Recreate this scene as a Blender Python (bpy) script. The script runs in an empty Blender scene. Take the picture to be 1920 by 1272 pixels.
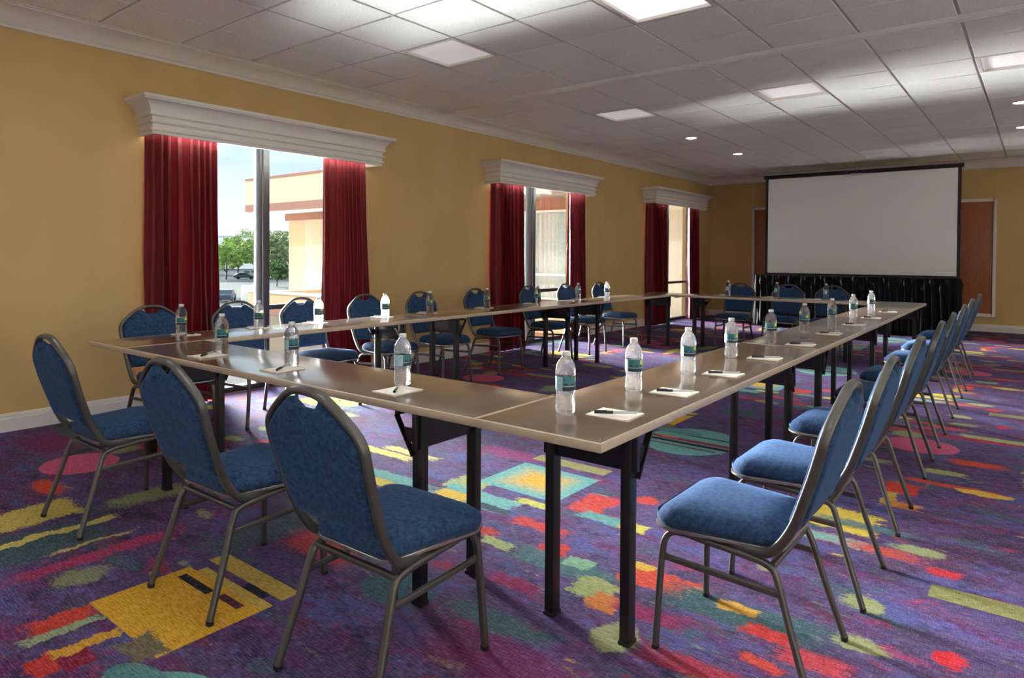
import bpy, bmesh, math, random
from math import pi, sin, cos, sqrt
from mathutils import Vector, Matrix, noise as mnoise
random.seed(7)
SC = bpy.context.scene
COL = SC.collection
PHI = 0.013                      # the table ring stands very slightly turned in the room

def lin(c):
    return tuple(((v/255)/12.92 if v/255 <= .04045 else ((v/255+.055)/1.055)**2.4) for v in c)

# ------------------------------------------------------------------ materials
class NT:
    def __init__(self, name):
        self.m = bpy.data.materials.new(name); self.m.use_nodes = True
        self.t = self.m.node_tree; self.t.nodes.clear()
        self.out = self.t.nodes.new('ShaderNodeOutputMaterial')
    def n(self, typ, **kw):
        nd = self.t.nodes.new(typ)
        for k, v in kw.items():
            if k.startswith('i_'):
                key = k[2:].replace('_', ' ')
                nd.inputs[key].default_value = v
            else: setattr(nd, k, v)
        return nd
    def l(self, a, b): self.t.links.new(a, b)
    def val(self, sock, v):
        if isinstance(v, bpy.types.NodeSocket): self.l(v, sock)
        else: sock.default_value = v
    def math(self, op, a, b=None, c=None, clamp=False):
        nd = self.n('ShaderNodeMath', operation=op, use_clamp=clamp)
        self.val(nd.inputs[0], a)
        if b is not None: self.val(nd.inputs[1], b)
        if c is not None: self.val(nd.inputs[2], c)
        return nd.outputs[0]
    def vmath(self, op, a, b=None, c=None):
        nd = self.n('ShaderNodeVectorMath', operation=op)
        self.val(nd.inputs[0], a)
        if b is not None: self.val(nd.inputs[1], b)
        if c is not None: self.val(nd.inputs[2], c)
        return nd.outputs['Value'] if op in ('LENGTH', 'DOT_PRODUCT') else nd.outputs['Vector']
    def mix(self, f, a, b, blend='MIX'):
        nd = self.n('ShaderNodeMix', data_type='RGBA', blend_type=blend)
        self.val(nd.inputs[0], f); self.val(nd.inputs[6], a); self.val(nd.inputs[7], b)
        return nd.outputs[2]
    def rng(self, v, a, b, c=0., d=1.):
        nd = self.n('ShaderNodeMapRange')
        self.val(nd.inputs[0], v)
        for i, x in enumerate((a, b, c, d)): nd.inputs[i+1].default_value = x
        return nd.outputs[0]
    def noise(self, vec, scale, detail=2., rough=.5):
        nd = self.n('ShaderNodeTexNoise'); nd.noise_dimensions = '3D'
        if vec is not None: self.l(vec, nd.inputs['Vector'])
        nd.inputs['Scale'].default_value = scale; nd.inputs['Detail'].default_value = detail
        nd.inputs['Roughness'].default_value = rough
        return nd.outputs['Fac']
    def pos(self, obj=True):
        nd = self.n('ShaderNodeTexCoord'); return nd.outputs['Object' if obj else 'Generated']
    def scl(self, v, s, loc=(0, 0, 0)):
        nd = self.n('ShaderNodeMapping'); self.l(v, nd.inputs[0])
        nd.inputs['Scale'].default_value = s; nd.inputs['Location'].default_value = loc
        return nd.outputs[0]
    def bsdf(self, color, rough=.5, metal=0., spec=.5, bump=None, bstr=.2, bdist=.01, **kw):
        b = self.n('ShaderNodeBsdfPrincipled')
        if isinstance(color, tuple) and len(color) == 3: color = color+(1,)
        self.val(b.inputs['Base Color'], color); self.val(b.inputs['Roughness'], rough)
        b.inputs['Metallic'].default_value = metal
        b.inputs['Specular IOR Level'].default_value = spec
        for k, v in kw.items(): self.val(b.inputs[k.replace('_', ' ')], v)
        if bump is not None:
            bn = self.n('ShaderNodeBump'); bn.inputs['Strength'].default_value = bstr
            bn.inputs['Distance'].default_value = bdist
            self.l(bump, bn.inputs['Height']); self.l(bn.outputs[0], b.inputs['Normal'])
        self.l(b.outputs[0], self.out.inputs[0]); self.b = b
        return self.m

M = {}
def simple(name, rgb, rough=.5, metal=0., spec=.5, var=.0, vscale=8., bstr=0., bscale=60., **kw):
    t = NT(name); p = t.pos(); c = lin(rgb)+(1,)
    col = c
    if var > 0:
        f = t.noise(p, vscale, 3.)
        dk = tuple(x*(1-var) for x in c[:3])+(1,); lt = tuple(min(1, x*(1+var)) for x in c[:3])+(1,)
        col = t.mix(t.rng(f, .3, .7), dk, lt)
    bp = t.noise(p, bscale, 3.) if bstr > 0 else None
    M[name] = t.bsdf(col, rough, metal, spec, bump=bp, bstr=bstr, **kw)
    return M[name]

def build_materials():
    # wall: mustard vinyl with a fine woven emboss
    t = NT('yellow_wall'); p = t.pos()
    f = t.noise(t.scl(p, (1, 1, .5)), 3., 3.)
    c = t.mix(t.rng(f, .3, .7), lin((194, 163, 107))+(1,), lin((202, 171, 116))+(1,))
    w = t.noise(t.scl(p, (1, 1, 5)), 60., 2.)
    M['yellow_wall'] = t.bsdf(c, .62, spec=.3, bump=w, bstr=.15, bdist=.004)
    simple('white_trim', (222, 218, 212), .38, spec=.4)
    simple('bounce_white', (196, 190, 178), .6)  # unseen walls made pale to bounce window light into the room
    simple('dark_reveal', (60, 58, 56), .6)
    # ceiling tile
    t = NT('ceiling_tile'); p = t.pos()
    f = t.noise(p, 140., 2., .7); g = t.noise(p, 2.5, 2.)
    c = t.mix(t.rng(f, .35, .55), lin((222, 225, 217))+(1,), lin((250, 253, 247))+(1,))
    c = t.mix(t.rng(g, .3, .7, 0., .12), c, lin((212, 212, 208))+(1,))
    M['ceiling_tile'] = t.bsdf(c, .85, spec=.2, bump=f, bstr=.25, bdist=.003)
    simple('grid_metal', (196, 195, 193), .42, spec=.5)
    simple('track_metal', (236, 236, 234), .3, metal=.1)
    # light diffuser and lamp
    t = NT('lamp_diffuser'); p = t.pos()
    M['lamp_diffuser'] = t.bsdf(lin((235, 235, 235)), .35, **{'Emission_Color': (1, .98, .95, 1), 'Emission_Strength': LAMP_E})
    t = NT('lamp_added_fill'); M['lamp_added_fill'] = t.bsdf(lin((235, 235, 235)), .35, **{'Emission_Color': (1, .97, .92, 1), 'Emission_Strength': 2.6})  # emission of the unseen fill panels added behind the camera
    t = NT('lamp_half'); M['lamp_half'] = t.bsdf(lin((235, 235, 235)), .35, **{'Emission_Color': (1, .98, .95, 1), 'Emission_Strength': .33})
    t = NT('lamp_can'); M['lamp_can'] = t.bsdf((1, 1, 1), .4, **{'Emission_Color': (1, .93, .82, 1), 'Emission_Strength': 14.})
    # chair fabric
    t = NT('blue_fabric'); p = t.pos()
    a = t.noise(p, 60., 6., .75); b = t.noise(p, 420., 1.)
    c = t.mix(t.rng(a, .36, .66), lin((30, 49, 79))+(1,), lin((59, 87, 124))+(1,))
    c = t.mix(t.rng(b, .35, .65, 0., .35), c, lin((26, 42, 68))+(1,))
    M['blue_fabric'] = t.bsdf(c, .9, spec=.15, bump=b, bstr=.2, bdist=.002, Sheen_Weight=.25, Sheen_Roughness=.4, Sheen_Tint=lin((120, 160, 220))+(1,))
    simple('chair_metal', (90, 89, 86), .36, metal=.6, var=.06, vscale=20)
    simple('chair_steel', (190, 188, 184), .25, metal=.9)
    simple('black_rubber', (18, 18, 18), .6)
    # table
    t = NT('table_laminate'); p = t.pos()
    f = t.noise(t.scl(p, (1, 14, 1)), 14., 4., .6)
    c = t.mix(t.rng(f, .2, .8), lin((100, 80, 62))+(1,), lin((106, 86, 68))+(1,))
    M['table_laminate'] = t.bsdf(c, t.rng(f, .3, .7, .24, .26), spec=.8, Coat_Weight=.7, Coat_Roughness=.16)
    simple('table_edge', (184, 166, 146), .35, var=.08, vscale=30)
    simple('black_steel', (22, 21, 22), .42, spec=.5)
    simple('black_bracket', (30, 30, 31), .3, spec=.5)
    # bottle
    t = NT('bottle_water'); g = t.n('ShaderNodeBsdfGlass'); g.inputs['IOR'].default_value = 1.33
    g.inputs['Roughness'].default_value = .0; g.inputs['Color'].default_value = (1, 1, 1, 1)
    f = t.noise(t.scl(t.pos(), (1, 1, 1.6)), 55., 2.); bn = t.n('ShaderNodeBump'); bn.inputs['Strength'].default_value = .5
    bn.inputs['Distance'].default_value = .004
    t.l(f, bn.inputs['Height']); t.l(bn.outputs[0], g.inputs['Normal'])
    tr = t.n('ShaderNodeBsdfTransparent'); mx = t.n('ShaderNodeMixShader'); mx.inputs[0].default_value = .3
    t.l(g.outputs[0], mx.inputs[1]); t.l(tr.outputs[0], mx.inputs[2])
    df = t.n('ShaderNodeBsdfTranslucent'); df.inputs[0].default_value = (.95, .97, 1, 1); m2 = t.n('ShaderNodeMixShader'); m2.inputs[0].default_value = .05
    t.l(mx.outputs[0], m2.inputs[1]); t.l(df.outputs[0], m2.inputs[2]); t.l(m2.outputs[0], t.out.inputs[0])
    M['bottle_water'] = t.m
    simple('bottle_cap', (222, 224, 224), .45)
    # label: pale blue wrap with a dark green-blue panel, a yellow sun and a snowy ridge
    t = NT('bottle_label'); p = t.pos()
    sp = t.n('ShaderNodeSeparateXYZ'); t.l(p, sp.inputs[0])
    ang = t.math('ARCTAN2', sp.outputs[1], sp.outputs[0])
    z = sp.outputs[2]
    wv = t.math('MULTIPLY', t.math('SINE', t.math('MULTIPLY', ang, 9.)), .004)
    ridge = t.math('LESS_THAN', z, t.math('ADD', wv, .102))
    base = t.mix(ridge, lin((44, 110, 116))+(1,), lin((14, 50, 66))+(1,))
    d = t.vmath('LENGTH', t.vmath('SUBTRACT', p, (-.012, -.03, .116)))
    base = t.mix(t.math('LESS_THAN', d, .010), base, lin((196, 200, 70))+(1,))
    stripe = t.math('MULTIPLY', t.math('LESS_THAN', t.math('ABSOLUTE', t.math('SUBTRACT', z, .095)), .0016), t.math('GREATER_THAN', t.math('SINE', t.math('MULTIPLY', ang, 60.)), -.2))
    base = t.mix(stripe, base, lin((220, 232, 230))+(1,))
    # back of the wrap: pale blue with rows of small print
    pale = lin((168, 206, 214))+(1,)
    rows = t.math('GREATER_THAN', t.math('SINE', t.math('MULTIPLY', z, 1500.)), .3)
    ch = t.math('GREATER_THAN', t.noise(t.scl(p, (1, 1, .2)), 700., 0.), .5)
    pale = t.mix(t.math('MULTIPLY', rows, ch), pale, lin((60, 120, 130))+(1,))
    s3 = t.math('SINE', t.math('ADD', ang, .5))
    fr = t.math('LESS_THAN', s3, .05)
    c = t.mix(fr, pale, base)
    M['bottle_label'] = t.bsdf(c, .35)
    simple('paper', (226, 216, 206), .8)
    simple('pen_black', (14, 16, 30), .35)
    t = NT('pen_clear'); M['pen_clear'] = t.bsdf(lin((190, 192, 192)), .15, Alpha=.75)
    # curtain
    t = NT('red_curtain'); p = t.pos()
    f = t.noise(t.scl(p, (1, 1, .15)), 30., 3.)
    c = t.mix(t.rng(f, .3, .7), lin((98, 15, 26))+(1,), lin((118, 22, 34))+(1,))
    d = t.n('ShaderNodeBsdfPrincipled'); t.l(c, d.inputs['Base Color']); d.inputs['Roughness'].default_value = .6
    d.inputs['Sheen Weight'].default_value = .1; d.inputs['Specular IOR Level'].default_value = .3
    tl = t.n('ShaderNodeBsdfTranslucent'); tl.inputs[0].default_value = lin((190, 40, 44))+(1,)
    mx = t.n('ShaderNodeMixShader'); mx.inputs[0].default_value = .06
    t.l(d.outputs[0], mx.inputs[1]); t.l(tl.outputs[0], mx.inputs[2]); t.l(mx.outputs[0], t.out.inputs[0])
    M['red_curtain'] = t.m
    simple('window_metal', (58, 60, 63), .5)
    simple('window_dark', (34, 35, 38), .45)
    # clear pane
    t = NT('window_glass'); tr = t.n('ShaderNodeBsdfTransparent'); tr.inputs[0].default_value = (.96, .98, .98, 1)
    gl = t.n('ShaderNodeBsdfGlossy'); gl.inputs['Roughness'].default_value = .02
    fz = t.n('ShaderNodeFresnel'); fz.inputs[0].default_value = 1.45
    mx = t.n('ShaderNodeMixShader'); t.l(t.math('MULTIPLY', fz.outputs[0], .25), mx.inputs[0]); t.l(tr.outputs[0], mx.inputs[1]); t.l(gl.outputs[0], mx.inputs[2])
    t.l(mx.outputs[0], t.out.inputs[0]); M['window_glass'] = t.m
    # screen, drape
    simple('screen_white', (240, 244, 240), .75, spec=.2)
    simple('screen_case', (14, 14, 16), .5)
    t = NT('black_satin'); p = t.pos()
    M['black_satin'] = t.bsdf(lin((13, 12, 14)), .62, spec=.12, bump=t.noise(t.scl(p, (1, 1, .4)), 30., 3.), bstr=.2, bdist=.01)
    # brown wood veneer
    t = NT('wood_panel'); p = t.pos()
    f = t.noise(t.scl(p, (6, 6, .8)), 9., 4., .6)
    c = t.mix(t.rng(f, .3, .7), lin((142, 80, 46))+(1,), lin((160, 94, 58))+(1,))
    M['wood_panel'] = t.bsdf(c, .38, spec=.4)
    # outdoors
    simple('peach_stucco', (214, 188, 154), .85, var=.04, vscale=3)
    simple('cream_stucco', (224, 204, 174), .85, var=.03, vscale=3)
    simple('terracotta_band', (164, 120, 104), .8, var=.05)
    simple('soffit_beige', (150, 136, 120), .85)
    simple('pale_wall', (206, 200, 188), .85, var=.03)
    simple('roof_gravel', (206, 208, 206), .9, var=.08, vscale=30)
    simple('asphalt', (84, 87, 90), 1., spec=0., var=.08, vscale=.6)
    simple('pavement', (112, 112, 109), 1., spec=0., var=.06)
    simple('grass', (74, 92, 60), 1., spec=0., var=.2, vscale=1.)
    simple('frame_white', (232, 234, 236), .5)
    simple('sheer_drape', (222, 228, 232), .8, var=.08, vscale=9)
    simple('far_white', (236, 238, 240), .8)
    simple('foliage_green', (136, 160, 84), .8, var=.35, vscale=1.2)
    simple('foliage_grey', (134, 150, 108), .8, var=.3, vscale=1.2)
    simple('foliage_dark', (84, 112, 62), .8, var=.3, vscale=1.2)
    simple('bark', (86, 72, 60), .9)
    simple('car_white', (236, 238, 238), .3)
    simple('car_dark', (50, 62, 78), .25)
    simple('car_grey', (120, 128, 136), .25)
    simple('car_glass', (24, 30, 36), .1)
    simple('tyre', (24, 24, 24), .8)
    simple('red_tag', (214, 160, 150), .6)

# ------------------------------------------------------------------ mesh helpers
class MB:
    def __init__(s): s.v = []; s.f = []
    def add(s, vs, fs):
        o = len(s.v); s.v += [tuple(v) for v in vs]; s.f += [tuple(i+o for i in f) for f in fs]; return s
    def box(s, x0, y0, z0, x1, y1, z1):
        vs = [(x, y, z) for z in (z0, z1) for x, y in ((x0, y0), (x1, y0), (x1, y1), (x0, y1))]
        return s.add(vs, [(3, 2, 1, 0), (4, 5, 6, 7), (0, 1, 5, 4), (1, 2, 6, 5), (2, 3, 7, 6), (3, 0, 4, 7)])
    def bar(s, a, b, w, h, up=(0, 0, 1)):
        a = Vector(a); b = Vector(b); d = (b-a).normalized(); up = Vector(up)
        sd = d.cross(up)
        if sd.length < 1e-4: sd = d.cross(Vector((1, 0, 0)))
        sd.normalize(); u = sd.cross(d)
        vs = []
        for p in (a, b):
            for i, j in ((-1, -1), (1, -1), (1, 1), (-1, 1)): vs.append(p+sd*i*w/2+u*j*h/2)
        return s.add(vs, [(3, 2, 1, 0), (4, 5, 6, 7), (0, 1, 5, 4), (1, 2, 6, 5), (2, 3, 7, 6), (3, 0, 4, 7)])
    def sweep(s, path, prof, ref=(1, 0, 0), closed=False, cap=True):
        """prof: list of (a,b); a along the ref-derived side, b along the normal."""
        P = [Vector(p) for p in path]; n = len(P); k = len(prof); ref = Vector(ref)
        vs = []
        for i, p in enumerate(P):
            if closed: d = (P[(i+1) % n]-P[i-1])
            else: d = P[min(i+1, n-1)]-P[max(i-1, 0)]
            d.normalize()
            b = d.cross(ref); b.normalize(); a = b.cross(d); a.normalize()
            for (pa, pb) in prof: vs.append(p+a*pa+b*pb)
        fs = []
        for i in range(n if closed else n-1):
            for j in range(k):
                a0 = i*k+j; a1 = i*k+(j+1) % k; b0 = ((i+1) % n)*k+j; b1 = ((i+1) % n)*k+(j+1) % k
                fs.append((a0, a1, b1, b0))
        if not closed and cap: fs.append(tuple(range(k))[::-1]); fs.append(tuple((n-1)*k+j for j in range(k)))
        return s.add(vs, fs)
    def lathe(s, prof, seg=20, c=(0, 0, 0), cap=True):
        vs = []; k = len(prof)
        for r, z in prof:
            for i in range(seg):
                a = 2*pi*i/seg; vs.append((c[0]+r*cos(a), c[1]+r*sin(a), c[2]+z))
        fs = []
        for j in range(k-1):
            for i in range(seg):
                fs.append((j*seg+i, j*seg+(i+1) % seg, (j+1)*seg+(i+1) % seg, (j+1)*seg+i))
        if cap: fs.append(tuple(range(seg))[::-1]); fs.append(tuple((k-1)*seg+i for i in range(seg)))
        return s.add(vs, fs)
    def rings(s, rings, cap0=True, cap1=True):
        k = len(rings[0]); vs = [p for r in rings for p in r]; fs = []
        for j in range(len(rings)-1):
            for i in range(k): fs.append((j*k+i, j*k+(i+1) % k, (j+1)*k+(i+1) % k, (j+1)*k+i))
        if cap0: fs.append(tuple(range(k))[::-1])
        if cap1: fs.append(tuple((len(rings)-1)*k+i for i in range(k)))
        return s.add(vs, fs)
    def grid(s, fn, nu, nv, flip=False):
        vs = [fn(i/nu, j/nv) for j in range(nv+1) for i in range(nu+1)]; fs = []
        for j in range(nv):
            for i in range(nu):
                q = (j*(nu+1)+i, j*(nu+1)+i+1, (j+1)*(nu+1)+i+1, (j+1)*(nu+1)+i)
                fs.append(q[::-1] if flip else q)
        return s.add(vs, fs)
    def build(s, name, mat, parent=None, smooth=None, bevel=0., loc=None, rotz=0., seg=2, kind=None):
        me = bpy.data.meshes.new(name); me.from_pydata(s.v, [], s.f); me.update()
        if bevel > 0:
            bm = bmesh.new(); bm.from_mesh(me); bmesh.ops.remove_doubles(bm, verts=bm.verts, dist=1e-5)
            es = [e for e in bm.edges if len(e.link_faces) == 2 and e.calc_face_angle(0) > .6]
            bmesh.ops.bevel(bm, geom=es, offset=bevel, segments=seg, affect='EDGES', profile=.6)
            bm.to_mesh(me); bm.free()
        me.materials.append(M[mat] if isinstance(mat, str) else mat)
        if smooth is not None or bevel > 0:
            for p in me.polygons: p.use_smooth = True
            me.set_sharp_from_angle(angle=math.radians(smooth if smooth else 40))
        o = bpy.data.objects.new(name, me); COL.objects.link(o)
        if parent: o.parent = parent
        if loc: o.location = loc
        if rotz: o.rotation_euler[2] = rotz
        if kind: o['kind'] = kind
        return o

def ell(a, b, n=12): return [(a*cos(2*pi*i/n), b*sin(2*pi*i/n)) for i in range(n)]
def rrect(a, b, r, n=3):
    o = []
    for cx, cy, s in ((a-r, b-r, 0), (-a+r, b-r, 1), (-a+r, -b+r, 2), (a-r, -b+r, 3)):
        for i in range(n+1):
            t = pi/2*(s+i/n); o.append((cx+r*cos(t), cy+r*sin(t)))
    return o
def smoothpath(pts, n=6):
    P = [Vector(p) for p in pts]; out = []
    for i in range(len(P)-1):
        p0 = P[max(i-1, 0)]; p1 = P[i]; p2 = P[i+1]; p3 = P[min(i+2, len(P)-1)]
        for j in range(n):
            t = j/n
            out.append(.5*((2*p1)+(p2-p0)*t+(2*p0-5*p1+4*p2-p3)*t*t+(3*p1-p0-3*p2+p3)*t**3))
    out.append(P[-1]); return out

def tag(o, label, cat, group=None, kind=None):
    o['label'] = label; o['category'] = cat
    if group: o['group'] = group
    if kind: o['kind'] = kind
    return o
def empty(name, loc=(0, 0, 0), rotz=0.):
    o = bpy.data.objects.new(name, None); COL.objects.link(o); o.location = loc; o.rotation_euler[2] = rotz
    o.empty_display_size = .1
    return o
def copy_tree(o, parent=None):
    c = o.copy(); COL.objects.link(c); c.parent = parent
    for ch in list(o.children): copy_tree(ch, c)
    return c
def T(x, y): return (x*cos(PHI)-y*sin(PHI), x*sin(PHI)+y*cos(PHI))

# ------------------------------------------------------------------ constants
XW, YB, XR, YF = -5.80, 14.50, 3.4, -4.2
ZC, ZT = 3.035, 2.885
LAMP_E = .11
build_materials()

# ------------------------------------------------------------------ carpet
CPX, CPY, CN = 3.95, 3.77, 4
def carpet_material(ci, cj_):
    t = NT('patterned_carpet'); P = t.pos()
    PX, PY = CPX, CPY
    bx0, bx1, by0, by1 = ci*PX/CN, (ci+1)*PX/CN, cj_*PY/CN, (cj_+1)*PY/CN
    thr = t.noise(t.scl(P, (24, 210, 1)), 1., 2., .6)          # yarn rows
    thr2 = t.noise(t.scl(P, (210, 26, 1), (3, 5, 0)), 1., 2., .6)
    spk = t.math('SUBTRACT', t.noise(t.scl(P, (46, 95, 1), (4, 4, 0)), 1., 2., .6), .5)
    fine = t.noise(P, 260., 1.)
    frag = t.math('SUBTRACT', t.noise(t.scl(P, (9, 20, 1), (14, 4, 0)), 1., 3., .6), .5)
    # jitter moves soft shapes' edges along the yarn
    j1 = t.math('SUBTRACT', t.noise(t.scl(P, (6, 9, 1), (7, 1, 0)), 1., 4., .65), .5)
    j2 = t.math('SUBTRACT', t.noise(t.scl(P, (9, 7, 1), (1, 9, 0)), 1., 4., .65), .5)
    cj = t.n('ShaderNodeCombineXYZ'); t.l(t.math('MULTIPLY', j1, .14), cj.inputs[0]); t.l(t.math('MULTIPLY', j2, .07), cj.inputs[1])
    PJ = t.vmath('ADD', P, cj.outputs[0])
    flat = t.vmath('MULTIPLY', P, (1, 1, 0)); flatJ = t.vmath('MULTIPLY', PJ, (1, 1, 0))
    # ground: violet and indigo drifts
    g1 = t.noise(t.scl(PJ, (1.1, 1.5, 1)), 1.6, 3., .6)
    g2 = t.noise(t.scl(PJ, (1.6, 2.6, 1), (11, 3, 0)), 1.5, 4., .65)
    c = t.mix(t.rng(g1, .36, .62), lin((76, 56, 90))+(1,), lin((94, 78, 128))+(1,))
    c = t.mix(t.rng(g2, .5, .62), c, lin((82, 86, 146))+(1,))
    def layer(c, off, sx, sy, sc, lo, hi, col, amt=1.):
        f = t.math('MULTIPLY_ADD', spk, .14, t.noise(t.scl(PJ, (sx, sy, 1), off), sc, 3., .6))
        return t.mix(t.rng(f, lo-.01, hi+.01, 0., amt), c, lin(col)+(1,))
    c = layer(c, (3, 7, 0), 1.5, 2.8, 3.0, .54, .64, (104, 36, 96), .8)
    c = layer(c, (61, 47, 0), 1.3, 2.6, 2.6, .57, .68, (112, 38, 58), .8)
    c = layer(c, (31, 77, 0), 1.3, 2.4, 3.0, .56, .66, (44, 38, 66), .8)
    c = layer(c, (23, 2, 0), 1.2, 2.6, 2.3, .58, .67, (62, 92, 100), .85)
    c = layer(c, (13, 22, 0), 1.5, 2.8, 6.0, .56, .68, (112, 86, 150), .6)
    c = layer(c, (83, 12, 0), 1.5, 2.8, 8.0, .58, .68, (52, 46, 88), .7)
    c = layer(c, (55, 5, 0), 1.2, 2.4, 8.5, .62, .70, (138, 48, 84), .7)
    c = layer(c, (15, 65, 0), 1.2, 2.4, 8.0, .63, .71, (96, 108, 110), .7)
    c = layer(c, (5, 27, 0), 1.1, 2.0, 3.4, .63, .70, (160, 44, 84), .85)
    c = layer(c, (41, 7, 0), 1.3, 2.4, 3.8, .685, .735, (184, 70, 58), .9)
    c = layer(c, (9, 57, 0), 1.0, 3.0, 3.4, .67, .72, (146, 150, 106), .9)
    c = layer(c, (71, 17, 0), 1.2, 2.6, 4.0, .695, .74, (202, 168, 78), .9)
    def shape(c, kind, cx, cy, hx, hy, col, soft=.0, jit=False, amt=1., col2=None):
        cx += OX; cy += OY
        src = flatJ if jit else flat
        w = t.n('ShaderNodeVectorMath', operation='WRAP')
        t.l(src, w.inputs[0]); w.inputs[1].default_value = (cx+PX/2, cy+PY/2, 1); w.inputs[2].default_value = (cx-PX/2, cy-PY/2, -1)
        d = t.vmath('MULTIPLY', t.vmath('SUBTRACT', w.outputs[0], (cx, cy, 0)), (1/hx, 1/hy, 0))
        if kind == 'e': r = t.vmath('LENGTH', d)
        else:
            s = t.n('ShaderNodeSeparateXYZ'); t.l(t.vmath('ABSOLUTE', d), s.inputs[0]); r = t.math('MAXIMUM', s.outputs[0], s.outputs[1])
        if jit: r = t.math('MULTIPLY_ADD', frag, .55, t.math('MULTIPLY_ADD', spk, .5+soft*1.5, r))
        m = t.rng(r, 1.+soft/2+.004, 1.-soft/2-.004, 0., amt)
        colr = lin(col)+(1,)
        if col2: colr = t.mix(t.rng(r, .25, .85), lin(col2)+(1,), colr)
        return t.mix(m, c, colr)
    OX = OY = 0.
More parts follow.
